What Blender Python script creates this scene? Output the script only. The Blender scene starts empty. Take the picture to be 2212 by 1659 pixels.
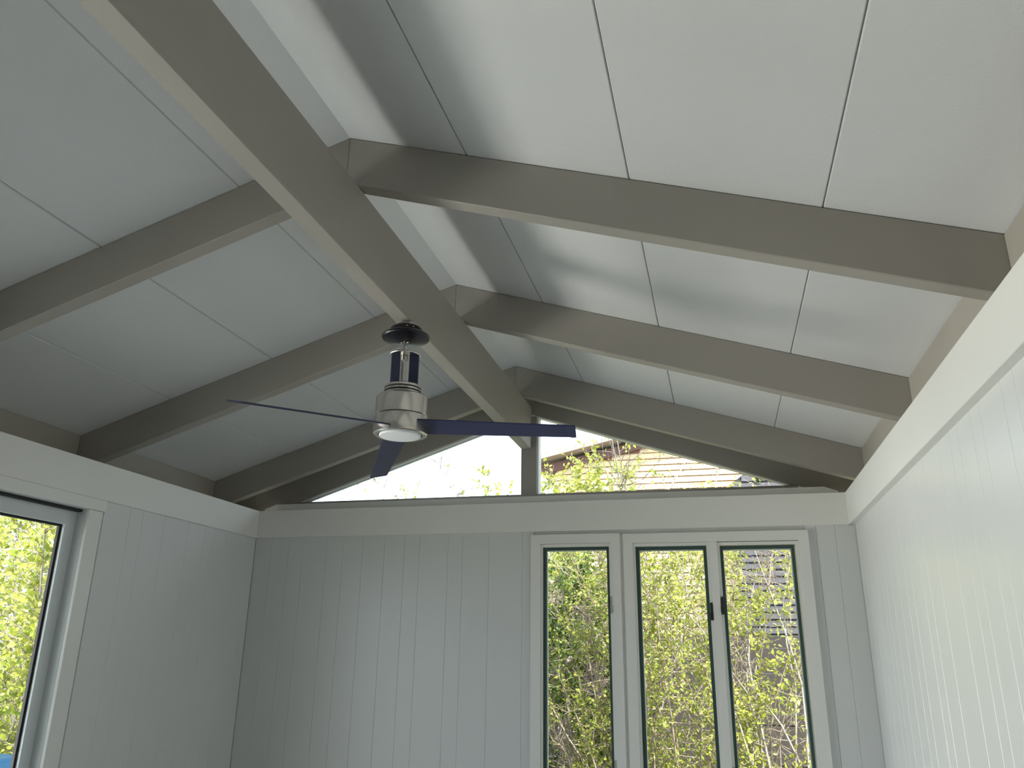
import bpy, bmesh, math, random
import numpy as np
from mathutils import Vector, Matrix

random.seed(7)
rng = np.random.default_rng(11)
scene = bpy.context.scene
col = scene.collection
EYE = 1.60                       # eye height above the floor; all heights "rel" are from the eye

# ------------------------------------------------------------------ camera
def cam_axes(a, b, c):
    cy, sy = math.cos(c), math.sin(c); cp, sp = math.cos(a), math.sin(a)
    fw = Vector((-sy*cp, cy*cp, sp)); rt = Vector((cy, sy, 0)); up = rt.cross(fw)
    cr, sr = math.cos(b), math.sin(b)
    return rt*cr + up*sr, -rt*sr + up*cr, fw
rt, up, fw = cam_axes(0.3253, 0.0134, 0.2527)
cam_d = bpy.data.cameras.new('camera')
cam_d.sensor_fit = 'HORIZONTAL'; cam_d.sensor_width = 36.0
cam_d.lens = 36.0*1713.64/2212.0
cam_d.clip_start = 0.02; cam_d.clip_end = 300
cam = bpy.data.objects.new('camera', cam_d); col.objects.link(cam)
M = Matrix((rt, up, -fw)).transposed().to_4x4(); M.translation = (0, 0, EYE)
cam.matrix_world = M
scene.camera = cam

# ------------------------------------------------------------------ sky, sun, lights, exposure
world = bpy.data.worlds.new('sky'); scene.world = world; world.use_nodes = True
bg = world.node_tree.nodes['Background']
bg.inputs['Color'].default_value = (0.83, 0.95, 1.12, 1)
bg.inputs['Strength'].default_value = 3.3

sun_d = bpy.data.lights.new('sun', 'SUN'); sun_d.energy = 14.0; sun_d.angle = math.radians(0.53)
sun_d.color = (1.0, 0.96, 0.90)
sun = bpy.data.objects.new('sun', sun_d); col.objects.link(sun)
sun.rotation_euler = Vector((0.42, -0.72, 1.0)).to_track_quat('Z', 'Y').to_euler()

def area(name, loc, target, sx, sy, power, color):
    d = bpy.data.lights.new(name, 'AREA'); d.shape = 'RECTANGLE'; d.size = sx; d.size_y = sy
    d.energy = power; d.color = color
    o = bpy.data.objects.new(name, d); col.objects.link(o); o.location = loc
    o.rotation_euler = (Vector(loc)-Vector(target)).to_track_quat('Z', 'Y').to_euler()
    return o
# light thrown up by the sunlit paving beside the glass door
area('paving_bounce', (-5.75, 1.35, -0.12), (-5.0, 1.35, 1.6), 1.3, 2.6, 405, (1.0, 0.955, 0.87))
# added unseen fill lamp farther off on the same side, brightens the right wall
area('right_wall_fill', (-10.8, 0.6, 0.75), (0.0, 0.8, 1.6), 4.0, 1.5, 425, (1.0, 0.985, 0.96))

scene.view_settings.view_transform = 'Standard'
scene.view_settings.look = 'None'
scene.view_settings.gamma = 1
scene.view_settings.use_curve_mapping = False
scene.view_settings.exposure = 0.08
scene.cycles.use_denoising = True
scene.cycles.max_bounces = 14
scene.cycles.diffuse_bounces = 8
scene.cycles.transparent_max_bounces = 16
scene.cycles.sample_clamp_indirect = 6

# ------------------------------------------------------------------ materials
def mat(name, color, rough=0.5, metal=0.0, noise=None, bump=0.0, bscale=60, spec=0.5, trans=0.0):
    m = bpy.data.materials.new(name); m.use_nodes = True
    nt = m.node_tree; b = nt.nodes['Principled BSDF']
    b.inputs['Base Color'].default_value = (*color, 1); b.inputs['Roughness'].default_value = rough
    b.inputs['Metallic'].default_value = metal; b.inputs['Specular IOR Level'].default_value = spec
    tc = nt.nodes.new('ShaderNodeTexCoord')
    if noise:
        n = nt.nodes.new('ShaderNodeTexNoise'); n.inputs['Scale'].default_value = noise[0]; n.inputs['Detail'].default_value = 4
        r = nt.nodes.new('ShaderNodeMix'); r.data_type = 'RGBA'
        nt.links.new(tc.outputs['Object'], n.inputs['Vector'])
        nt.links.new(n.outputs['Fac'], r.inputs['Factor'])
        r.inputs['A'].default_value = (*[c*(1-noise[1]) for c in color], 1)
        r.inputs['B'].default_value = (*[min(1, c*(1+noise[1])) for c in color], 1)
        nt.links.new(r.outputs['Result'], b.inputs['Base Color'])
    if bump:
        n2 = nt.nodes.new('ShaderNodeTexNoise'); n2.inputs['Scale'].default_value = bscale; n2.inputs['Detail'].default_value = 5
        bp = nt.nodes.new('ShaderNodeBump'); bp.inputs['Strength'].default_value = bump; bp.inputs['Distance'].default_value = 0.004
        nt.links.new(tc.outputs['Object'], n2.inputs['Vector'])
        nt.links.new(n2.outputs['Fac'], bp.inputs['Height']); nt.links.new(bp.outputs['Normal'], b.inputs['Normal'])
    if trans:
        t = nt.nodes.new('ShaderNodeBsdfTranslucent'); t.inputs['Color'].default_value = (*[min(1, c*1.25) for c in color], 1)
        mx = nt.nodes.new('ShaderNodeMixShader'); mx.inputs['Fac'].default_value = trans
        out = nt.nodes['Material Output']
        nt.links.new(b.outputs['BSDF'], mx.inputs[1]); nt.links.new(t.outputs['BSDF'], mx.inputs[2])
        nt.links.new(mx.outputs['Shader'], out.inputs['Surface'])
    return m

def glass_mat():
    m = bpy.data.materials.new('window_glass'); m.use_nodes = True; nt = m.node_tree
    for n in list(nt.nodes):
        if n.type != 'OUTPUT_MATERIAL': nt.nodes.remove(n)
    out = [n for n in nt.nodes if n.type == 'OUTPUT_MATERIAL'][0]
    tr = nt.nodes.new('ShaderNodeBsdfTransparent'); tr.inputs['Color'].default_value = (0.95, 0.97, 0.96, 1)
    gl = nt.nodes.new('ShaderNodeBsdfGlossy'); gl.inputs['Roughness'].default_value = 0.02
    lw = nt.nodes.new('ShaderNodeLayerWeight'); lw.inputs['Blend'].default_value = 0.5
    pw = nt.nodes.new('ShaderNodeMath'); pw.operation = 'POWER'; pw.inputs[1].default_value = 5.0
    fr = nt.nodes.new('ShaderNodeMath'); fr.operation = 'MULTIPLY_ADD'; fr.inputs[1].default_value = 0.9; fr.inputs[2].default_value = 0.03
    nt.links.new(lw.outputs['Facing'], pw.inputs[0]); nt.links.new(pw.outputs[0], fr.inputs[0])
    mx = nt.nodes.new('ShaderNodeMixShader')
    nt.links.new(fr.outputs[0], mx.inputs['Fac'])
    nt.links.new(tr.outputs['BSDF'], mx.inputs[1]); nt.links.new(gl.outputs['BSDF'], mx.inputs[2])
    nt.links.new(mx.outputs['Shader'], out.inputs['Surface'])
    return m

WHITE = mat('white_wall_paint', (0.715, 0.724, 0.72), 0.30, noise=(3, 0.015), bump=0.08, bscale=25)
TRIMW = mat('white_trim_paint', (0.83, 0.825, 0.795), 0.36, noise=(3, 0.015), bump=0.05, bscale=40)
CEIL = mat('ceiling_panel_paint', (0.69, 0.70, 0.71), 0.75, noise=(2, 0.02), bump=0.25, bscale=160)
CEILB = mat('ceiling_backing_paint', (0.66, 0.66, 0.65), 0.8, noise=(3, 0.02))
TAUPE = mat('taupe_beam_paint', (0.36, 0.335, 0.30), 0.5, noise=(2.5, 0.05), bump=0.2, bscale=30)
TAUPE2 = mat('taupe_blocking_paint', (0.40, 0.365, 0.32), 0.6, noise=(2.5, 0.06), bump=0.2, bscale=30)
VINYL = mat('grey_white_window_frame', (0.66, 0.70, 0.71), 0.35, noise=(4, 0.02))
GREEN = mat('dark_green_sash', (0.045, 0.085, 0.072), 0.4, noise=(8, 0.1))
BLACK = mat('black_gasket', (0.015, 0.015, 0.016), 0.6, noise=(8, 0.1))
GLASS = glass_mat()
STEEL = mat('brushed_nickel', (0.74, 0.71, 0.67), 0.25, 1.0, noise=(30, 0.06))
STEEL.node_tree.nodes['Principled BSDF'].inputs['Anisotropic'].default_value = 0.5
STEELD = mat('grey_metal_plate', (0.50, 0.48, 0.45), 0.4, 0.9, noise=(20, 0.06))
NAVY = mat('dark_navy_blade', (0.026, 0.030, 0.080), 0.42, noise=(6, 0.1))
BLK = mat('black_canopy_metal', (0.008, 0.008, 0.012), 0.28, noise=(6, 0.1))
LENS = mat('frosted_white_lens', (0.82, 0.84, 0.88), 0.45, noise=(6, 0.01))
FLOOR = mat('grey_oak_floor', (0.24, 0.225, 0.205), 0.45, noise=(5, 0.1))
PAVE = mat('pale_paving', (0.62, 0.60, 0.55), 0.8, noise=(4, 0.08), bump=0.3)
SOIL = mat('garden_ground', (0.22, 0.20, 0.12), 0.95, noise=(1.5, 0.3), bump=0.5, bscale=12)
TAN = mat('tan_clapboard', (0.86, 0.66, 0.42), 0.7, noise=(2, 0.07), bump=0.2)
TANGAP = mat('tan_wall_gap_shade', (0.40, 0.20, 0.13), 0.8, noise=(2, 0.07))  # dark tone in the course gaps paints in the shadow under each board
SLATE = mat('slate_clapboard', (0.045, 0.042, 0.050), 0.7, noise=(2, 0.1), bump=0.2)
SLATEGAP = mat('slate_wall_sheathing', (0.025, 0.023, 0.026), 0.8, noise=(2, 0.07))
RAKE = mat('brown_fascia_paint', (0.174, 0.087, 0.068), 0.6, noise=(2, 0.1))
ROOFM = mat('brown_shingle_roof', (0.26, 0.22, 0.21), 0.9, noise=(9, 0.2), bump=0.4)
FENCE = mat('dark_fence_boards', (0.032, 0.025, 0.021), 0.8, noise=(5, 0.25), bump=0.4)
HOUSEW = mat('house_window_trim', (0.465, 0.471, 0.484), 0.5, noise=(4, 0.03))
HOUSEG = mat('house_window_glass', (0.03, 0.035, 0.045), 0.08, noise=(1, 0.1))
BLUE = mat('blue_plastic', (0.03, 0.16, 0.34), 0.4, noise=(4, 0.1))
BARKL = mat('pale_bark', (0.33, 0.29, 0.245), 0.85, noise=(14, 0.25), bump=0.5)
BARKB = mat('brown_twig_bark', (0.30, 0.235, 0.18), 0.85, noise=(14, 0.25), bump=0.4)
BARKD = mat('grey_twig_bark', (0.186, 0.155, 0.143), 0.85, noise=(14, 0.25), bump=0.4)
LEAF = {
    'lime': [mat('leaf_lime_a', (0.31, 0.34, 0.045), 0.45, noise=(20, .15), trans=.35), mat('leaf_lime_b', (0.23, 0.29, 0.035), 0.45, noise=(20, .15), trans=.35),
             mat('leaf_lime_c', (0.42, 0.41, 0.085), 0.45, noise=(20, .15), trans=.35)],
    'green': [mat('leaf_green_a', (0.095, 0.16, 0.025), 0.32, noise=(20, .15), trans=.3), mat('leaf_green_b', (0.17, 0.23, 0.035), 0.35, noise=(20, .15), trans=.3),
              mat('leaf_green_c', (0.05, 0.095, 0.018), 0.3, noise=(20, .15), trans=.25)],
}

# ------------------------------------------------------------------ helpers
def link(name, me, m=None, parent=None):
    o = bpy.data.objects.new(name, me); col.objects.link(o)
    if m is not None and me is not None and not me.materials: me.materials.append(m)
    if parent is not None: o.parent = parent
    return o
def tag(o, label=None, cat=None, group=None, kind=None):
    if label: o['label'] = label
    if cat: o['category'] = cat
    if group: o['group'] = group
    if kind: o['kind'] = kind
    return o
def empty(name, loc=(0, 0, 0)):
    o = bpy.data.objects.new(name, None); col.objects.link(o); o.location = loc; o.empty_display_size = 0.1
    return o
def bm_obj(name, bm, m=None, parent=None, smooth=False):
    bmesh.ops.recalc_face_normals(bm, faces=bm.faces)
    me = bpy.data.meshes.new(name); bm.to_mesh(me); bm.free()
    if smooth:
        for p in me.polygons: p.use_smooth = True
    return link(name, me, m, parent)
def add_box(bm, a, b, bev=0.0):
    a = Vector(a); b = Vector(b)
    lo = Vector((min(a.x, b.x), min(a.y, b.y), min(a.z, b.z))); hi = Vector((max(a.x, b.x), max(a.y, b.y), max(a.z, b.z)))
    vs = [bm.verts.new((x, y, z)) for x in (lo.x, hi.x) for y in (lo.y, hi.y) for z in (lo.z, hi.z)]
    fs = [bm.faces.new([vs[i] for i in f]) for f in ((0, 1, 3, 2), (4, 6, 7, 5), (0, 4, 5, 1), (2, 3, 7, 6), (0, 2, 6, 4), (1, 5, 7, 3))]
    if bev:
        es = set(e for f in fs for e in f.edges)
        bmesh.ops.bevel(bm, geom=list(es), offset=bev, segments=1, affect='EDGES')
def box(name, a, b, m, parent=None, bev=0.0):
    bm = bmesh.new(); add_box(bm, a, b, bev); return bm_obj(name, bm, m, parent)
def prism(name, pts, d, m, parent=None, bev=0.0):
    """extrude the polygon pts (3D, coplanar) by the vector d"""
    bm = bmesh.new(); d = Vector(d)
    v0 = [bm.verts.new(p) for p in pts]; v1 = [bm.verts.new(Vector(p)+d) for p in pts]
    bm.faces.new(v0); bm.faces.new(list(reversed(v1)))
    n = len(pts)
    for i in range(n): bm.faces.new((v0[i], v0[(i+1) % n], v1[(i+1) % n], v1[i]))
    if bev: bmesh.ops.bevel(bm, geom=list(bm.edges), offset=bev, segments=1, affect='EDGES')
    return bm_obj(name, bm, m, parent)
def lathe(name, prof, m, parent=None, seg=64, center=(0, 0), smooth_angle=None):
    bm = bmesh.new(); rings = []
    for r, z in prof:
        if r < 1e-5: rings.append([bm.verts.new((center[0], center[1], z))])
        else: rings.append([bm.verts.new((center[0]+r*math.cos(2*math.pi*i/seg), center[1]+r*math.sin(2*math.pi*i/seg), z)) for i in range(seg)])
    for A, B in zip(rings, rings[1:]):
        for i in range(seg):
            j = (i+1) % seg
            if len(A) == 1 and len(B) == 1: continue
            if len(A) == 1: bm.faces.new((A[0], B[i], B[j]))
            elif len(B) == 1: bm.faces.new((A[i], B[0], A[j]))
            else: bm.faces.new((A[i], B[i], B[j], A[j]))
    o = bm_obj(name, bm, m, parent)
    for p in o.data.polygons: p.use_smooth = True
    o.data.set_sharp_from_angle(angle=math.radians(32))
    return o
def tube_arrays(pts, rad, n):
    """verts, faces for a tapered tube along pts"""
    pts = [Vector(p) for p in pts]; V = []; F = []
    for i, p in enumerate(pts):
        t = (pts[min(i+1, len(pts)-1)]-pts[max(i-1, 0)]).normalized()
        a = t.orthogonal().normalized(); b = t.cross(a); r = rad[i]
        for k in range(n):
            th = 2*math.pi*k/n
            V.append(tuple(p+(a*math.cos(th)+b*math.sin(th))*r))
    for i in range(len(pts)-1):
        for k in range(n):
            F.append((i*n+k, i*n+(k+1) % n, (i+1)*n+(k+1) % n, (i+1)*n+k))
    return V, F
class Acc:
    def __init__(s): s.V = []; s.F = []; s.n = 0
    def add(s, V, F):
        s.V.extend(V); o = s.n; s.F.extend([tuple(i+o for i in f) for f in F]); s.n += len(V)
    def build(s, name, m, parent=None, smooth=True):
        me = bpy.data.meshes.new(name); me.from_pydata(s.V, [], s.F)
        if smooth: me.polygons.foreach_set('use_smooth', [True]*len(me.polygons))
        return link(name, me, m, parent)
_share = {}
def shared_box(name, size, loc, m, parent, bev):
    """alike pieces share one mesh; the object sits at its lower corner"""
    key = (tuple(round(s, 4) for s in size), m.name, bev)
    if key not in _share:
        o = box(name, (0, 0, 0), size, m, parent, bev); _share[key] = o.data
    else: o = link(name, _share[key], None, parent)
    o.location = loc
    return o

# ------------------------------------------------------------------ room numbers (rel heights)
XL, XR = -2.814, 0.681           # faces of the side headers
XLW, XRW = -2.826, 0.713         # faces of the side walls
YB = 4.50                        # face of the far header
ZH, ZB = EYE+0.829, EYE+0.658    # top and bottom of the headers
XA, ZA, SL = -1.164, EYE+1.719, 0.32
Y1, Y2, Y3, RW, RH = 2.167, 3.380, 4.590, 0.058, 0.187
BL, BR = -3.228, 0.807           # blocking boards
BX1, BX2, BZ, BT = -1.181, -1.113, EYE+1.234, EYE+1.512
YG = 4.833                       # plane of the gable glazing
YF = -2.2                        # wall behind the viewer
def cz(x): return ZA-SL*abs(x-XA)

# ------------------------------------------------------------------ floor, ground
fl = box('floor', (XLW-.12, YF-.1, -0.12), (XRW+.12, 4.72, -0.02), FLOOR); tag(fl, kind='structure')
fb = 0
for i in range(24):              # floor boards along the room
    x0 = XLW+0.02+i*0.146
    shared_box('plank', (0.143, 6.5, 0.02), (x0, YF+.05, -0.02), FLOOR, fl, 0.002)
gr = box('ground', (-40, -30, -0.40), (40, 60, -0.22), SOIL); tag(gr, kind='structure')
pv = empty('patio', (0, 0, 0)); tag(pv, 'pale sunlit stone paving along the glass door', 'patio', kind='structure')
for i in range(6):
    for j in range(8):
        shared_box('paver', (0.78, 0.78, 0.06), (-7.9+i*0.8, -2.6+j*0.8, -0.22), PAVE, pv, 0.008)

# ------------------------------------------------------------------ ceiling
def roof_prism(name, x0, x1, y0, y1, dz0, dz1, m, parent=None, bev=0.0):
    pts = [(x0, y0, cz(x0)+dz0), (x1, y0, cz(x1)+dz0), (x1, y0, cz(x1)+dz1), (x0, y0, cz(x0)+dz1)]
    return prism(name, pts, (0, y1-y0, 0), m, parent, bev)
ceil = None
bm = bmesh.new()
for x0, x1 in ((-3.9, XA), (XA, 1.5)):
    for a, b in (((x0, YF-.5), (x1, 5.02)),):
        vs = [bm.verts.new((x, y, cz(x)+dz)) for x in (x0, x1) for y in (a[1], b[1]) for dz in (0.0073, 0.14)]
        for f in ((0, 1, 3, 2), (4, 6, 7, 5), (0, 4, 5, 1), (2, 3, 7, 6), (0, 2, 6, 4), (1, 5, 7, 3)): bm.faces.new([vs[i] for i in f])
ceil = bm_obj('ceiling', bm, CEILB); tag(ceil, kind='structure')
bays = [YF, -0.26, 0.953, Y1+RW/2, Y2+RW/2, Y3+RW/2, 4.93]
seR = [XA, -0.73, -0.19, 0.363, 0.92]
seL = [XA, -1.59, -2.146, -2.712, -3.35]
g = 0.0016
for y0, y1 in zip(bays, bays[1:]):
    for s in (seR, seL):
        for a, b in zip(s, s[1:]):
            lo, hi = min(a, b), max(a, b)
            lo += 0 if lo == XA else g; hi -= 0 if hi == XA else g
            roof_prism('ceiling_panel', lo, hi, y0+.002, y1-.002, 0.0, 0.007, CEIL, ceil, 0.003 if (lo != XA and hi != XA) else 0)

# ------------------------------------------------------------------ walls of grooved boards
def wall_x(name, x_face, sgn, grooves, z0, z1, y0, y1, skip=(), gv=.0010):
    """side wall: boards between the groove positions (y), face at x_face, room on the side sgn"""
    back = empty(name); tag(back, kind='structure')
    def bk(a, b, c, d): box('wall_core', (x_face-sgn*.012, a, c), (x_face-sgn*.13, b, d), WHITE, back)
    spans = [(y0, y1)]
    for (a, b, c, d) in skip:
        bk(y0, a-.013, z0, z1); bk(b+.013, y1, z0, z1); bk(a-.013, b+.013, d+.013, z1); bk(a-.013, b+.013, z0, c-.01)
    if not skip: bk(y0, y1, z0, z1)
    gs = [y0]+sorted(grooves)+[y1]
    for a, b in zip(gs, gs[1:]):
        if any(a >= s[0]-.02 and b <= s[1]+.12 for s in skip): continue
        box('plank', (x_face, a+.0004, z0), (x_face-sgn*.012, b-.0004, z1), WHITE, back, gv)
    return back
pat = [.14, .098, .10, .17, .20, .085, .15, .19, .13, .09, .13, .09]
gR = [2.031, 2.122, 2.307, 2.393, 2.531, 2.618, 2.759, 2.974, 3.128, 3.225, 3.396, 3.498, 3.636, 3.78, 3.90, 3.985, 4.13, 4.26, 4.37]
y = 2.031; k = 0
while y-pat[k % 12] > YF+.1:
    y -= pat[k % 12]; k += 1; gR.append(round(y, 3))
wall_x('wall_right', XRW, -1, gR, 0.0, ZH-.02, YF, 4.515, gv=.0018)
DY0, DY1, DZ0, DZ1 = 0.25, 3.09, 0.06, EYE+0.603      # opening of the glass door
gL = [3.09, 3.19, 3.366, 3.46, 3.63, 3.835, 3.984, 4.077, 4.20, 4.29, 4.42]
y = DY0-.0; k = 4
while y-pat[k % 12] > YF+.1:
    gL.append(round(y, 3)); y -= pat[k % 12]; k += 1
DY0, DY1, DZ0, DZ1 = 0.25, 3.09, 0.06, EYE+0.603      # opening of the glass door
wall_x('wall_left', XLW, 1, gL, 0.0, ZH-.02, YF, 4.515, skip=[(DY0, DY1, DZ0, DZ1)])
# far wall, boards between grooves in x
wb = empty('wall_back'); tag(wb, kind='structure')
YW = YB+.018
WX0, WX1, WXM0, WXM1, WZ0, WZ1 = -1.036, 0.472, -0.527, -0.509, EYE-0.80, EYE+0.641
for a, b, c, d in ((XLW-.1, WX0+.03, 0, ZB+.05), (WX1-.03, XRW+.1, 0, ZB+.05), (WX0+.03, WX1-.03, 0, WZ0+.03), (WX0+.03, WX1-.03, WZ1-.02, ZB+.05)):
    box('wall_core', (a, YW+.012, c), (b, YW+.15, d), WHITE, wb)
gB = [-2.71, -2.59, -2.49, -2.33, -2.22, -2.09, -1.948, -1.819, -1.723, -1.543, -1.453, -1.291, -1.092]
xs = [XLW]+gB+[WX0+.01]
for a, b in zip(xs, xs[1:]): box('plank', (a+.0004, YW, 0), (b-.0004, YW+.012, ZB+.03), WHITE, wb, 0.0009)
xs = [WX1-.01, .515, .61, XRW]
for a, b in zip(xs, xs[1:]): box('plank', (a+.0004, YW, 0), (b-.0004, YW+.012, ZB+.03), WHITE, wb, 0.0009)
xs = [WX0+.01, -.93, -.78, -.69, -.55, -.40, -.31, -.17, -.02, .08, .22, .35, WX1-.01]
for a, b in zip(xs, xs[1:]): box('plank', (a+.0004, YW, 0), (b-.0004, YW+.012, WZ0+.02), WHITE, wb, 0.0009)
# wall behind the viewer
wf = empty('wall_front'); tag(wf, kind='structure')
box('wall_core', (XLW-.1, YF-.13, 0), (XRW+.1, YF, ZH), WHITE, wf)
prism('wall_gable', [(XLW-.4, YF-.02, ZH), (XRW+.2, YF-.02, ZH), (XRW+.2, YF-.02, cz(XRW+.2)), (XA, YF-.02, ZA), (XLW-.4, YF-.02, cz(XLW-.4))], (0, -.1, 0), WHITE, wf)

# headers (white boxed beams on the walls)
t = box('trim_1', (XL, YF, ZB), (XLW-.10, 4.52, ZH), TRIMW, bev=.002); tag(t, 'long white header board along the left wall above the glass door', kind='structure')
t = box('trim_2', (XR, YF, ZB), (XRW+.10, 4.52, ZH), TRIMW, bev=.002); tag(t, 'long white header board along the right wall', kind='structure')
t = box('trim_3', (XL-.02, YB, ZB), (XR+.02, YG+.10, ZH), TRIMW, bev=.002); tag(t, 'white header board across the far wall under the gable glass', kind='structure')
# sill board under the gable glass, ends cut to the roof slope
yS = 4.66
t = prism('trim_4', [(-2.872, yS, ZH-.004), (0.670, yS, ZH-.004), (0.670, yS, EYE+.866), (0.598, yS, EYE+.893), (-2.795, yS, EYE+.897), (-2.875, yS, EYE+.868)], (0, YG-yS+.02, 0), TRIMW)
tag(t, 'white sill board with angled ends under the gable glass', kind='structure')
# outside eave soffits closing the wall heads
t = box('trim_5', (BL-.05, YF, ZH-.06), (XLW-.10, 4.93, ZH-.02), TRIMW); tag(t, kind='structure')
t = box('trim_6', (XRW+.10, YF, ZH-.06), (BR+.06, 4.93, ZH-.02), TRIMW); tag(t, kind='structure')

# ------------------------------------------------------------------ rafters and ridge beam
def rafter(y0, side, label, bev=.003):
    xb = BL-.03 if side < 0 else BR+.03
    h = RH
    pts = [(XA, y0, ZA-.001), (xb, y0, cz(xb)-.001), (xb, y0, cz(xb)-h), (XA, y0, ZA-h)]
    o = prism('rafter', pts, (0, RW, 0), TAUPE, None, bev)
    tag(o, label, 'rafter', 'taupe rafters under the ceiling')
    return o
ord_ = {Y1: 'nearest to the viewer', Y2: 'second along, beside the fan', Y3: 'last before the gable glass'}
lab = {
    (Y1, 1): 'taupe painted rafter, nearest one crossing the lighter right ceiling slope',
    (Y2, 1): 'taupe painted rafter, middle of three on the lighter right ceiling slope',
    (Y3, 1): 'taupe painted rafter on the right slope closest to the gable window',
    (Y1, -1): 'grey-taupe rafter, nearest one crossing the darker left ceiling slope',
    (Y2, -1): 'grey-taupe rafter on the left slope passing behind the fan canopy',
    (Y3, -1): 'grey-taupe rafter on the left slope closest to the gable window',
}
for (yy, s), l in lab.items(): rafter(yy, s, l)
# gable-end rafters above the glass
def gz(x, s):                    # lower edge of the gable rafters
    return EYE+.942+.331*(.462-x) if s > 0 else EYE+.943+.332*(x+2.734)
for s, l in ((1, 'taupe end rafter framing the top of the right gable pane'), (-1, 'taupe end rafter framing the top of the left gable pane')):
    xb = 0.90 if s > 0 else -3.29
    pts = [(XA, YG, ZA-.001), (xb, YG, cz(xb)-.001), (xb, YG, gz(xb, s)), (XA, YG, gz(XA, s))]
    o = prism('rafter', pts, (0, .09, 0), TAUPE, None, .002); tag(o, l, 'rafter', 'end rafters of the gable')
rb = box('ridge_beam', (BX1, YF-.1, BZ), (BX2, YG+.001, BT), TAUPE, bev=.004)
tag(rb, 'long deep taupe ridge beam running the length of the room, carrying the fan', 'beam')
# dark-taupe post between the two gable panes
po = box('post', (-1.182, YG+.004, EYE+.90), (-1.080, YG+.09, EYE+1.451), TAUPE, bev=.002)
tag(po, 'short taupe post under the ridge beam end between the gable panes', 'post')
# blocking boards between the rafters above the side headers
bl_b = [YF, 0.953, Y1, Y2, Y3, YG]
n = 7
for a, b in zip(bl_b, bl_b[1:]):
    for x, d in ((BL, -.04), (BR, .04)):
        a2 = a+(RW if a != YF else 0)
        t = prism(f'trim_{n}', [(x, a2+.001, ZH-.03), (x+d, a2+.001, ZH-.03), (x+d, a2+.001, cz(x+d)-.004), (x, a2+.001, cz(x)-.004)], (0, b-a2-.002, 0), TAUPE2, None, .002)
        tag(t, kind='structure'); n += 1

# ------------------------------------------------------------------ gable windows
def tri_pane(nm, pts2, s):
    w = empty(nm); tag(w, kind='structure')
    yp = YG+.05
    prism('pane', [(x, yp, z) for x, z in pts2], (0, .005, 0), GLASS, w)
    return w
zs = EYE+.942
w = tri_pane('window_1', [(-1.066, zs-.02), (.50, zs-.02), (.50, gz(.50, 1)+.012), (-1.066, gz(-1.066, 1)+.012)], 1)
box('sill_stop', (-1.08, YG+.001, ZH+.04), (.48, YG+.09, zs), TAUPE, w, .002)
box('side_stop', (-1.081, YG+.004, zs), (-1.068, YG+.085, EYE+1.452), VINYL, w, .001)
prism('top_stop', [(x, YG+.02, z) for x, z in ((-1.07, gz(-1.07, 1)+.01), (.47, gz(.47, 1)+.01), (.455, gz(.455, 1)-.004), (-1.07, gz(-1.07, 1)-.004))], (0, .03, 0), VINYL, w)
w = tri_pane('window_2', [(-2.76, zs-.02), (-1.175, zs-.02), (-1.175, gz(-1.175, -1)+.012), (-2.76, gz(-2.76, -1)+.012)], -1)
box('sill_stop', (-2.76, YG+.001, ZH+.04), (-1.181, YG+.09, zs), TAUPE, w, .002)
def gl(x, d): return (x, YG+.012, gz(x, -1)+d)
prism('top_stop', [gl(-2.74, .01), gl(-1.18, .01), gl(-1.18, -.008), gl(-2.715, -.008)], (0, .02, 0), TRIMW, w)
prism('glazing_bead', [(x, YG+.034, gz(x, -1)+d) for x, d in ((-2.74, .01), (-1.18, .01), (-1.18, -.017), (-2.69, -.017))], (0, .015, 0), VINYL, w)

# ------------------------------------------------------------------ casement windows in the far wall
def ring(name, x0, x1, z0, z1, wd, y0, y1, m, parent, bev=.002, wb_=None):
    """a frame of four mitred members in one mesh, in the x-z plane"""
    bm = bmesh.new()
    O = [(x0, z0), (x1, z0), (x1, z1), (x0, z1)]; I = [(x0+wd, z0+wd), (x1-wd, z0+wd), (x1-wd, z1-wd), (x0+wd, z1-wd)]
    for k in range(4):
        j = (k+1) % 4
        q = [O[k], O[j], I[j], I[k]]
        a = [bm.verts.new((x, y0, z)) for x, z in q]; b = [bm.verts.new((x, y1, z)) for x, z in q]
        bm.faces.new(a); bm.faces.new(b[::-1])
        for i in range(4): bm.faces.new((a[i], a[(i+1) % 4], b[(i+1) % 4], b[i]))
    bmesh.ops.remove_doubles(bm, verts=bm.verts, dist=1e-5)
    o = bm_obj(name, bm, m, parent)
    return o
def latch(x, z, parent, s):
    bm = bmesh.new()
    add_box(bm, (x-.006, YB-.008, z-.045), (x+.006, YB+.022, z+.045), .002)
    add_box(bm, (x-.004+s*.004, YB-.016, z-.042), (x+.004+s*.004, YB+.004, z-.005), .002)
    add_box(bm, (x-.005, YB-.013, z+.02), (x+.005, YB-.002, z+.035), .002)
    return bm_obj('latch', bm, BLACK if s < 0 else STEELD, parent)
def sash(parent, gx0, gx1, gz1, ix0, ix1, iz1):
    """green sash ring and its pane"""
    z0 = WZ0+.06
    g_ = ring('sash', gx0, gx1, z0, gz1, ix0-gx0, YB+.026, YB+.060, GREEN, parent)
    ring('glazing_bead', ix0-.002, ix1+.002, z0+ix0-gx0-.002, iz1+.002, .005, YB+.040, YB+.056, VINYL, g_)
    box('pane', (ix0-.004, YB+.046, z0+.01), (ix1+.004, YB+.050, iz1+.004), GLASS, g_)
z1 = EYE+.570
w3 = empty('window_3'); tag(w3, kind='structure')
ring('casing', WX0, WXM0, WZ0, WZ1-.003, .052, YB-.006, YB+.15, TRIMW, w3)
ring('stop_moulding', -.987, -.573, WZ0+.045, EYE+.585, .017, YB+.008, YB+.09, TRIMW, w3)
sash(w3, -.969, -.587, z1, -.951, -.601, EYE+.551)
latch(-.582, EYE+.25, w3, 1); latch(-.582, EYE-.57, w3, 1)
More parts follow.
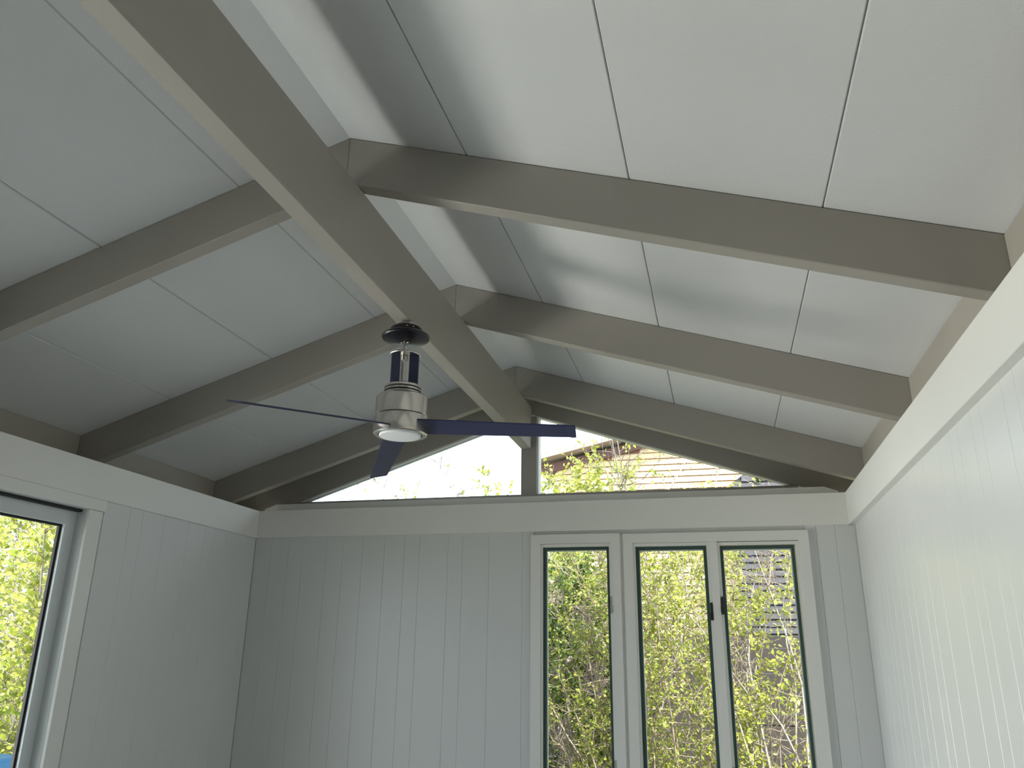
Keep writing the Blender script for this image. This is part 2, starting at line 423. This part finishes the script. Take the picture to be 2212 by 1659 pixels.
w4 = empty('window_4'); tag(w4, kind='structure')
ring('casing', WXM1, WX1, WZ0, WZ1-.008, .052, YB-.006, YB+.15, TRIMW, w4)
box('mullion', (-.043, YB-.005, WZ0+.05), (-.002, YB+.14, EYE+.5805), TRIMW, w4, .001)
ring('stop_moulding', -.460, -.041, WZ0+.045, EYE+.580, .017, YB+.008, YB+.09, TRIMW, w4)
ring('stop_moulding', -.004, .420, WZ0+.045, EYE+.578, .017, YB+.008, YB+.09, TRIMW, w4)
sash(w4, -.442, -.057, EYE+.563, -.424, -.073, EYE+.543)
sash(w4, .012, .399, EYE+.558, .028, .381, EYE+.540)
latch(-.051, EYE+.215, w4, -1); latch(.008, EYE+.245, w4, -1); latch(.008, EYE-.58, w4, -1)
box('mullion_core', (WXM0, YB+.012, WZ0), (WXM1, YB+.15, WZ1-.01), TRIMW, wb)

# ------------------------------------------------------------------ glass door in the left wall
d1 = empty('door_1'); tag(d1, 'white framed sliding glass door in the left wall', kind='structure')
box('casing', (XLW+.006, DY1, DZ0), (XLW-.012, DY1+.088, DZ1+.001), TRIMW, d1, .002)
box('casing', (XLW+.010, DY0-.09, DZ1+.002), (XLW-.012, DY1+.10, DZ1+.055), TRIMW, d1, .002)
box('casing', (XLW+.006, DY0-.09, DZ0), (XLW-.012, DY0, DZ1), TRIMW, d1, .002)
box('jamb', (XLW-.0121, DY1-.0, DZ0), (XLW-.14, DY1+.012, DZ1), VINYL, d1)
box('head', (XLW-.004, DY0, DZ1), (XLW-.14, DY1, DZ1+.012), VINYL, d1)
box('head_shadow_strip', (XLW-.035, DY0, DZ1-.012), (XLW-.10, DY1-.001, DZ1-.0005), BLACK, d1)  # black strip standing in for the shadow between casing and frame
box('threshold', (XLW-.004, DY0, 0.0), (XLW-.16, DY1, DZ0), STEELD, d1, .003)
xf = XLW-.062
def yz_ring(name, y0, y1, z0, z1, wd, x0, x1, m, parent):
    bm = bmesh.new()
    O = [(y0, z0), (y1, z0), (y1, z1), (y0, z1)]; I = [(y0+wd, z0+wd), (y1-wd, z0+wd), (y1-wd, z1-wd), (y0+wd, z1-wd)]
    for k in range(4):
        j = (k+1) % 4; q = [O[k], O[j], I[j], I[k]]
        a = [bm.verts.new((x0, yy, z)) for yy, z in q]; b = [bm.verts.new((x1, yy, z)) for yy, z in q]
        bm.faces.new(a); bm.faces.new(b[::-1])
        for i in range(4): bm.faces.new((a[i], a[(i+1) % 4], b[(i+1) % 4], b[i]))
    return bm_obj(name, bm, m, parent)
for y0, y1, xo in ((1.66, DY1-.001, 0), (DY0+.001, 1.72, -.035)):
    s = yz_ring('sash', y0, y1, DZ0, DZ1-.012, .062, xf+xo, xf+xo-.034, VINYL, d1)
    yz_ring('inner_bead', y0+.05, y1-.05, DZ0+.05, DZ1-.062, .016, xf+xo+.006, xf+xo-.004, VINYL, s)
    yz_ring('gasket', y0+.062, y1-.062, DZ0+.062, DZ1-.074, .013, xf+xo-.012, xf+xo-.026, BLACK, s)
    box('pane', (xf+xo-.018, y0+.068, DZ0+.068), (xf+xo-.023, y1-.068, DZ1-.080), GLASS, s)

# ------------------------------------------------------------------ ceiling fan
FX, FY = -1.147, 2.74
fan = empty('ceiling_fan', (FX, FY, BZ)); tag(fan, 'three-bladed navy and brushed nickel fan hanging from the ridge beam', 'fan')
def Z(z): return EYE+z-BZ        # local height in the fan
lathe('mounting_plate', [(0, Z(1.2338)), (.045, Z(1.2338)), (.045, Z(1.219)), (0, Z(1.219))], STEELD, fan)
can = lathe('canopy', [(0, Z(1.219)), (.060, Z(1.219)), (.066, Z(1.212)), (.069, Z(1.198)), (.071, Z(1.194)), (.090, Z(1.189)), (.0955, Z(1.183)), (.096, Z(1.178)),
                       (.092, Z(1.1735)), (.060, Z(1.165)), (.024, Z(1.158)), (.013, Z(1.156)), (0, Z(1.156))], BLK, fan)
for a in (-1.15, -.75, -2.4, 1.9):
    bm = bmesh.new(); bmesh.ops.create_uvsphere(bm, u_segments=10, v_segments=6, radius=.0035)
    s = bm_obj('screw', bm, STEEL, can, True); s.location = (.066*math.cos(a), .066*math.sin(a), Z(1.206))
for a in (-.6, -2.5):
    bm = bmesh.new(); bmesh.ops.create_uvsphere(bm, u_segments=10, v_segments=6, radius=.0035)
    s = bm_obj('screw', bm, STEEL, can, True); s.location = (.016*math.cos(a), .016*math.sin(a), Z(1.156))
lathe('downrod', [(0, Z(1.17)), (.0095, Z(1.17)), (.0095, Z(1.09)), (.0070, Z(1.089)), (.0070, Z(.97)), (0, Z(.97))], STEEL, fan, 24)
lathe('collar', [(.007, Z(1.100)), (.013, Z(1.100)), (.013, Z(1.083)), (.007, Z(1.083))], STEELD, fan, 24)
lathe('collar', [(.007, Z(.995)), (.014, Z(.995)), (.014, Z(.973)), (.007, Z(.973))], STEELD, fan, 24)
lathe('tie_rod', [(0, Z(1.100)), (.003, Z(1.100)), (.003, Z(.973)), (0, Z(.973))], STEEL, fan, 12, (-.013, -.006))
lathe('top_disc', [(0, Z(1.107)), (.0605, Z(1.107)), (.062, Z(1.105)), (.062, Z(1.103)), (.0605, Z(1.101)), (0, Z(1.101))], STEEL, fan)
for k in range(3):
    a = math.radians(-1+120*k)
    bm = bmesh.new()
    add_box(bm, (.022, -.0045, Z(1.1015)), (.061, .0045, Z(.966)), .0015)
    bmesh.ops.rotate(bm, verts=bm.verts, cent=(0, 0, 0), matrix=Matrix.Rotation(a, 3, 'Z'))
    bm_obj('fin', bm, NAVY, fan)
lathe('motor_cap', [(0, Z(.975)), (.068, Z(.975)), (.071, Z(.972)), (.071, Z(.964)), (.069, Z(.963)), (.069, Z(.959)), (.0715, Z(.958)), (.0725, Z(.951)), (.070, Z(.950)),
                    (.070, Z(.946)), (.074, Z(.944)), (.076, Z(.936)), (0, Z(.936))], STEEL, fan)
lathe('cap_slot', [(.0692, Z(.9632)), (.0712, Z(.9628)), (.0712, Z(.9592)), (.0692, Z(.9588))], BLACK, fan)
lathe('cap_slot', [(.0702, Z(.9502)), (.0727, Z(.9498)), (.0735, Z(.9462)), (.0702, Z(.9458))], BLACK, fan)
lathe('motor_housing', [(0, Z(.937)), (.080, Z(.937)), (.092, Z(.933)), (.0985, Z(.926)), (.1005, Z(.915)), (.1010, Z(.853)), (.0995, Z(.8515)), (0, Z(.8515))], STEEL, fan, 96)
lathe('housing_seam', [(0, Z(.8515)), (.0985, Z(.8515)), (.0985, Z(.8485)), (0, Z(.8485))], BLACK, fan, 96)
lathe('light_kit_ring', [(0, Z(.8485)), (.1010, Z(.8485)), (.1022, Z(.846)), (.1030, Z(.790)), (.1018, Z(.781)), (.0975, Z(.777)), (.0855, Z(.777)), (.0845, Z(.780)), (0, Z(.781))], STEEL, fan, 96)
lathe('lens_gap', [(.0795, Z(.7808)), (.0846, Z(.7808)), (.0846, Z(.7795)), (.0795, Z(.7795))], BLACK, fan, 96)
lathe('light_lens', [(.0802, Z(.781)), (.0800, Z(.7765)), (.076, Z(.7725)), (.055, Z(.7695)), (.025, Z(.7685)), (0, Z(.7683))], LENS, fan, 96)
def blade():
    """one blade along +x: leading edge pitched down, slightly drooped and tapered"""
    bm = bmesh.new(); N = 14; top = []; bot = []
    al = math.radians(-15)
    for i in range(N+1):
        u = i/N; r = .088+.597*u
        c = .112-.030*u
        zc = Z(.808-.052*u)
        r2 = r
        row_t, row_b = [], []
        for s in (-.5, -.46, 0, .46, .5):
            cc = c*s
            rr = r2
            if i == N: rr = r2-.012*(abs(s) == .5) - .010*(s+.5)
            if i == N-1: rr = min(r2, .685-.02)+.006 if abs(s) != .5 else r2+.012
            y_ = cc*math.cos(al); z_ = zc+cc*math.sin(al)
            th = .0035 if abs(s) != .5 else .0018
            row_t.append(bm.verts.new((rr, y_, z_+th))); row_b.append(bm.verts.new((rr, y_, z_-th)))
        top.append(row_t); bot.append(row_b)
    for i in range(N):
        for j in range(4):
            bm.faces.new((top[i][j], top[i+1][j], top[i+1][j+1], top[i][j+1]))
            bm.faces.new((bot[i][j], bot[i][j+1], bot[i+1][j+1], bot[i+1][j]))
        bm.faces.new((top[i][0], bot[i][0], bot[i+1][0], top[i+1][0])); bm.faces.new((top[i][4], top[i+1][4], bot[i+1][4], bot[i][4]))
    for R in (0, N):
        for j in range(4):
            bm.faces.new((top[R][j], top[R][j+1], bot[R][j+1], bot[R][j]))
    return bm_obj('blade', bm, NAVY, fan)
b0 = blade(); b0.rotation_euler.z = math.radians(0)
for k in (1, 2):
    b = b0.copy(); col.objects.link(b); b.parent = fan; b.rotation_euler.z = math.radians(120*k)

for ch in fan.children:
    k = ch.name.split('.')[0]
    l = {'canopy': 'glossy black dished canopy', 'blade': 'dark navy blade', 'fin': 'dark navy upright fin', 'motor_housing': 'brushed nickel motor housing', 'light_lens': 'round frosted white light lens'}.get(k)
    if l: ch['label'] = l

# ------------------------------------------------------------------ neighbouring house
def gable_outline(xl, xr, zl, xa, za, zr):
    def top(x):
        return zl+(za-zl)*(x-xl)/(xa-xl) if x < xa else zr+(za-zr)*(xr-x)/(xr-xa)
    return top
def clad_house(nm, Y, depth, xl, xr, zl, xa, za, zr, course, m, gapm, label, gap=.014):
    h = empty(nm, (0, Y, 0)); tag(h, label, 'house')
    top = gable_outline(xl, xr, zl, xa, za, zr)
    prism('wall', [(xl, .03, -.3), (xr, .03, -.3), (xr, .03, zr), (xa, .03, za), (xl, .03, zl)], (0, depth, 0), gapm, h)
    z = -.2; 
    while z < za-.04:
        zt = min(z+course, za)
        # span of the course under the rake
        x0 = xl if zt <= zl else xl+(zt-zl)/(za-zl)*(xa-xl)
        x1 = xr if zt <= zr else xr-(zt-zr)/(za-zr)*(xr-xa)
        if x1-x0 > .15:
            pts = [(x0, -.030, z+gap), (x0, .03, z+gap), (x0, .03, zt), (x0, -.004, zt)]
            prism('clapboard', pts, (x1-x0, 0, 0), m, h)
        z += course
    return h, top
HY = 15.0
hs, _ = clad_house('neighbour_house', HY, 6, -3.0, 7.0, EYE+3.38, 1.6, EYE+4.38, EYE+3.1, .118, TAN, TANGAP,
                   'tan clapboard house with brown rake boards beyond the shrubs')
def slope_bar(nm, x0, z0, x1, z1, ya, yb, hgt, m, parent):
    return prism(nm, [(x0, ya, z0), (x1, ya, z1), (x1, ya, z1+hgt), (x0, ya, z0+hgt)], (0, yb-ya, 0), m, parent)
slope_bar('rake_board', -3.3, EYE+3.27, 1.6, EYE+4.34, -.10, -.03, .16, RAKE, hs)
slope_bar('rake_board', 1.6, EYE+4.34, 7.3, EYE+3.02, -.10, -.03, .16, RAKE, hs)
slope_bar('roof', -3.4, EYE+3.46, 1.6, EYE+4.56, -.45, 6.2, .10, ROOFM, hs)
slope_bar('roof', 1.6, EYE+4.56, 7.5, EYE+3.16, -.45, 6.2, .10, ROOFM, hs)
for wx, wz, ww, wh in ((-2.35, EYE-.45, .42, .62), (-2.95, EYE-1.30, .55, .75), (3.8, EYE+.4, .9, 1.1)):
    bm = bmesh.new()
    for a, b in (((wx-ww/2-.07, -.08, wz-wh/2-.07), (wx-ww/2, -.02, wz+wh/2+.07)), ((wx+ww/2, -.08, wz-wh/2-.07), (wx+ww/2+.07, -.02, wz+wh/2+.07)),
                 ((wx-ww/2-.07, -.08, wz+wh/2), (wx+ww/2+.07, -.02, wz+wh/2+.07)), ((wx-ww/2-.07, -.09, wz-wh/2-.07), (wx+ww/2+.07, -.02, wz-wh/2)),
                 ((wx-.02, -.07, wz-wh/2), (wx+.02, -.02, wz+wh/2))): add_box(bm, a, b)
    f = bm_obj('window', bm, HOUSEW, hs)
    box('pane', (wx-ww/2, -.04, wz-wh/2), (wx+ww/2, -.03, wz+wh/2), HOUSEG, f)
# dark slate wing to the right
WY = 13.0
wg, _ = clad_house('side_wing', WY, 1.4, .30, 6.0, EYE+2.60, 3.6, EYE+5.2, EYE+3.4, .105, SLATE, SLATEGAP,
                   'dark slate clapboard wing in front of the tan house, at right', .004)
bm = bmesh.new(); bmesh.ops.create_cone(bm, cap_ends=True, segments=24, radius1=.05, radius2=.05, depth=.08)
bmesh.ops.rotate(bm, verts=bm.verts, cent=(0, 0, 0), matrix=Matrix.Rotation(math.pi/2, 3, 'X'))
v = bm_obj('round_vent', bm, HOUSEW, wg); v.location = (.73, -.05, EYE+2.70); v['label'] = 'round white vent'
# board fence between the shrubs and the houses
fn = empty('board_fence', (0, 10.6, 0)); tag(fn, 'dark brown horizontal board fence behind the shrubs', 'fence')
for i in range(14):
    for x0 in (-6.0, -3.6, -1.2, 1.2, 3.6):
        shared_box('board', (2.39, .022, .135), (x0, .004*(i % 2), -.20+i*.145), FENCE, fn, .003)
for x0 in (-6.0, -3.6, -1.2, 1.2, 3.6, 6.0):
    shared_box('fence_post', (.09, .09, 2.10), (x0-.045, .03, -.25), FENCE, fn, .004)
# blue bin outside the glass door
tb = empty('bin', (-4.60, 4.42, -.22)); tag(tb, 'blue plastic bin with a lid on the ground outside the glass door', 'bin')
def frustum(name, w0, d0, w1, d1, z0, z1, m, parent, bev):
    bm = bmesh.new()
    a = [bm.verts.new((sx*w0/2, sy*d0/2, z0)) for sx, sy in ((-1, -1), (1, -1), (1, 1), (-1, 1))]
    b = [bm.verts.new((sx*w1/2, sy*d1/2, z1)) for sx, sy in ((-1, -1), (1, -1), (1, 1), (-1, 1))]
    bm.faces.new(a[::-1]); bm.faces.new(b)
    for i in range(4): bm.faces.new((a[i], a[(i+1) % 4], b[(i+1) % 4], b[i]))
    bmesh.ops.bevel(bm, geom=list(bm.edges), offset=bev, segments=2, affect='EDGES')
    return bm_obj(name, bm, m, parent)
frustum('bin_body', .40, .44, .54, .58, .04, 1.06, BLUE, tb, .03)
frustum('lid', .58, .62, .50, .54, 1.055, 1.15, BLUE, tb, .025)
for sx in (-1, 1):
    bm = bmesh.new(); bmesh.ops.create_cone(bm, cap_ends=True, segments=20, radius1=.10, radius2=.10, depth=.05)
    bmesh.ops.rotate(bm, verts=bm.verts, cent=(0, 0, 0), matrix=Matrix.Rotation(math.pi/2, 3, 'Y'))
    w_ = bm_obj('wheel', bm, BLACK, tb); w_.location = (sx*.22, .22, .10)

# ------------------------------------------------------------------ shrubs and trees
LV = np.array([(0, 0, 0), (.5, 0, -.02), (1, 0, -.10), (.26, .36, .06), (.62, .34, .04), (.26, -.36, .06), (.62, -.34, .04)])
LF = [(0, 1, 4, 3), (1, 2, 4), (0, 5, 6, 1), (1, 6, 2)]
def leaf_mesh(m):
    me = bpy.data.meshes.new('leaf'); me.from_pydata([tuple(v) for v in LV], [], LF); me.materials.append(m); return me
LEAFMESH = {k: [leaf_mesh(m) for m in v] for k, v in LEAF.items()}
def leaf_frames(P, D, size, wid):
    """per-leaf 3x3 frames: x along D, random roll, tilted to the sky"""
    n = len(P)
    D = D/np.linalg.norm(D, axis=1, keepdims=True)
    U = rng.normal(size=(n, 3))*.75+np.array([.15, -.35, .9])
    Yv = np.cross(U, D); Yv /= np.linalg.norm(Yv, axis=1, keepdims=True)+1e-9
    Zv = np.cross(D, Yv)
    s = size*(.6+.8*rng.random(n))
    return D*s[:, None], Yv*(s*wid)[:, None], Zv*s[:, None]
def leaves_build(root, P, D, size, wid, kind, weights, n_obj):
    X, Yv, Zv = leaf_frames(P, D, size, wid)
    idx = rng.choice(3, size=len(P), p=weights)
    eye = np.array([0, 0, EYE])
    # the leaves that show largest: in front of their plant, in the camera's field of view
    rel = P-eye; d = rel@np.array(fw); u = rel@np.array(rt)/d*1713; w_ = rel@np.array(up)/d*1713
    vis = (np.abs(u) < 1106) & (np.abs(w_) < 830) & (d > 0)
    dist = np.linalg.norm(rel, axis=1); dist[~vis] += 1000
    order = np.argsort(dist); big = set(order[:n_obj].tolist())
    for i in order[:n_obj]:
        o = bpy.data.objects.new('leaf', LEAFMESH[kind][idx[i]]); col.objects.link(o); o.parent = root
        m = np.eye(4); m[:3, 0] = X[i]; m[:3, 1] = Yv[i]; m[:3, 2] = Zv[i]
        m[:3, 3] = P[i]-np.array(root.location)
        o.matrix_local = Matrix(m.tolist())
    rest = order[n_obj:]
    V = P[rest][:, None, :]+LV[None, :, 0:1]*X[rest][:, None, :]+LV[None, :, 1:2]*Yv[rest][:, None, :]+LV[None, :, 2:3]*Zv[rest][:, None, :]
    V = V.reshape(-1, 3)-np.array(root.location)
    F = []; mi = []
    for k in range(len(rest)):
        for f in LF: F.append(tuple(i+7*k for i in f)); mi.append(int(idx[rest[k]]))
    me = bpy.data.meshes.new('foliage'); me.from_pydata(V.tolist(), [], F)
    for m in LEAF[kind]: me.materials.append(m)
    me.polygons.foreach_set('material_index', mi)
    o = link('foliage', me, None, root); o['kind'] = 'stuff'
def wander(p, d, L, n, wob, pull):
    pts = [np.array(p, float)]; d = np.array(d, float); d /= np.linalg.norm(d)
    for i in range(n):
        d = d+rng.normal(size=3)*wob+np.array(pull); d /= np.linalg.norm(d)
        pts.append(pts[-1]+d*L/n)
    return pts
def shrub(nm, base, label, cat, stems, hmin, hmax, lean, spread, n_twig, twig_len, n_leaf, size, wid, kind, weights, bark, srad=.014,
          zmin=0.5, n_obj=150, group=None, pull=(0, 0, .03), hole=None, twig_r=.0035, twig_bark=None, leaf_from=.0):
    root = empty(nm, base); tag(root, label, cat, group)
    B = np.array(base); tw = Acc(); P = []; D = []
    segs = []
    for k in range(stems):
        a = rng.random()*2*math.pi
        off = np.array([math.cos(a), math.sin(a), 0])*spread*math.sqrt(rng.random())
        h = hmin+(hmax-hmin)*rng.random()
        pts = wander(off, (lean*math.cos(a)*rng.random(), lean*math.sin(a)*rng.random(), 1), h, 10, .13, pull)
        rad = [srad*(.75+.5*rng.random())*(1-.8*i/10) for i in range(11)]
        rad = sorted(rad, reverse=True)
        acc = Acc(); acc.add(*tube_arrays(pts, rad, 6)); acc.build('stem', bark, root)
        segs.append(pts)
    T = []
    for k in range(n_twig):
        pts = segs[rng.integers(stems)]
        t = zmin+(1-zmin)*rng.random(); i = min(int(t*10), 9); f = t*10-i
        p = pts[i]*(1-f)+pts[i+1]*f
        d = rng.normal(size=3); d[2] = abs(d[2])*.7+.15
        L = twig_len*(.4+rng.random())
        tp = wander(p, d, L, 4, .25, (0, 0, .05))
        tw.add(*tube_arrays(tp, [twig_r, twig_r*.85, twig_r*.7, twig_r*.5, twig_r*.3], 3)); T.append(tp)
    tw.build('twigs', twig_bark or bark, root)['kind'] = 'stuff'
    while len(P) < n_leaf:
        tp = T[rng.integers(len(T))]
        t = leaf_from+(1-leaf_from)*rng.random(); i = min(int(t*4), 3); f = t*4-i
        p = tp[i]*(1-f)+tp[i+1]*f+rng.normal(size=3)*.012
        if hole is not None and hole(p+B): continue
        P.append(p+B); D.append((tp[i+1]-tp[i])/np.linalg.norm(tp[i+1]-tp[i])*.6+rng.normal(size=3)*.7+np.array([0, 0, -.15]))
    leaves_build(root, np.array(P), np.array(D), size, wid, kind, weights, n_obj)
    return root
G0 = -.22
NR = [np.array(v) for v in (rt, up, fw)]
def thin(spots, keep=.12):
    """thinner foliage where the crown is open: spots are (bearing x/y, height z/y, half-widths) seen from the window side"""
    def f(p):
        u, w_ = p[0]/p[1], (p[2]-EYE)/p[1]
        for cx, cy, rx, ry in spots:
            if ((u-cx)/rx)**2+((w_-cy)/ry)**2 < 1 and rng.random() > keep: return True
        return False
    return f
HO = thin([(.052, .095, .024, .026), (.014, -.006, .020, .028), (.058, -.09, .024, .03), (-.152, -.030, .016, .022), (-.192, -.105, .018, .03), (-.196, .066, .012, .012), (-.165, .045, .014, .012)])
# beyond the far wall, from left to right
tr = shrub('tree', (-1.55, 7.9, G0), 'leafy tree with darker glossy leaves behind the left casement pane', 'tree', 6, 2.5, 3.1, .30, .50, 1000, .42, 16000, .046, .75,
      'green', [.36, .40, .24], BARKL, .024, .12, 300, twig_bark=BARKL, hole=HO, twig_r=.004)
for pts in ([(-1.62, 7.45, .74), (-1.50, 7.40, .60), (-1.36, 7.42, .46), (-1.22, 7.5, .34), (-1.05, 7.6, .05)],
            [(-1.25, 7.55, 1.05), (-1.10, 7.5, .90), (-.98, 7.5, .78), (-.85, 7.55, .62)],
            [(-1.65, 7.5, -.30), (-1.48, 7.45, -.16), (-1.30, 7.45, -.02), (-1.12, 7.5, .10), (-1.0, 7.55, .30)],
            [(-1.55, 7.6, -1.2), (-1.42, 7.5, -.80), (-1.38, 7.5, -.40), (-1.48, 7.5, .0), (-1.42, 7.5, .35)]):
    acc = Acc(); n_ = len(pts)
    acc.add(*tube_arrays([(p[0]+1.55, p[1]-7.9, p[2]+EYE-G0) for p in pts], [.030-.018*i/n_ for i in range(n_)], 7)); acc.build('branch', BARKL, tr)
shrub('shrub', (-.55, 7.3, G0), 'dense twiggy yellow-green shrub behind the middle casement pane', 'shrub', 34, 2.2, 3.25, .25, .55, 2600, .34, 23000, .029, .7,
      'lime', [.42, .43, .15], BARKB, .009, .10, 300, twig_bark=BARKB, hole=HO, twig_r=.0032)
shrub('shrub', (.42, 7.2, G0), 'open yellow-green shrub with upright stems behind the right casement pane', 'shrub', 18, 2.5, 3.5, .20, .45, 1100, .34, 9500, .036, .7,
      'lime', [.45, .25, .30], BARKL, .012, .12, 300, twig_bark=BARKB, hole=HO, twig_r=.0032)
shrub('shrub', (-1.72, 9.0, G0), 'tall golden-green shrub rising into the right gable pane', 'shrub', 30, 3.5, 4.05, .10, .50, 1500, .28, 22000, .045, .7,
      'lime', [.35, .20, .45], BARKL, .010, .45, 250, twig_bark=BARKL, hole=HO, twig_r=.003)
shrub('young_tree', (-1.05, 8.3, G0), 'pale bare-branched young tree against the sky in the right gable pane', 'tree', 6, 4.4, 5.4, .24, .35, 260, .75, 600, .033, .7,
      'lime', [.3, .3, .4], BARKL, .018, .55, 120, pull=(0, 0, .01), twig_bark=BARKD)
shrub('young_tree', (-2.2, 9.3, G0), 'thin bare sapling with few leaves in the left gable pane beside the post', 'tree', 5, 3.4, 4.4, .12, .25, 60, .5, 260, .038, .7,
      'lime', [.3, .3, .4], BARKD, .007, .6, 60, pull=(0, 0, .02), twig_bark=BARKD)
shrub('shrub', (-.05, 8.7, G0), 'slender sprouting shrub in front of the tan clapboards', 'shrub', 9, 3.3, 4.1, .10, .55, 160, .26, 420, .045, .7,
      'lime', [.4, .2, .4], BARKB, .008, .6, 120, twig_bark=BARKB, hole=HO)
shrub('tree', (-3.3, 12.3, G0), 'dark green bushy tree far behind, beside the left end of the tan house', 'tree', 10, 2.6, 3.6, .4, .7, 500, .6, 7000, .11, .7,
      'green', [.35, .15, .50], BARKD, .03, .1, 60, twig_bark=BARKD, twig_r=.006)
# outside the glass door
shrub('shrub', (-5.9, 5.7, G0), 'broad lime-green shrub with pale branches outside the glass door', 'shrub', 26, 2.4, 3.9, .45, .95, 3000, .42, 36000, .044, .95,
      'lime', [.45, .25, .30], BARKL, .018, .12, 300, twig_bark=BARKL, twig_r=.004)
shrub('shrub', (-8.6, 8.9, G0), 'taller pale green shrub behind the broad one outside the glass door', 'shrub', 24, 3.8, 5.6, .4, 1.2, 1500, .5, 18000, .06, .95,
      'lime', [.40, .30, .30], BARKL, .02, .08, 120, twig_bark=BARKL, twig_r=.005)
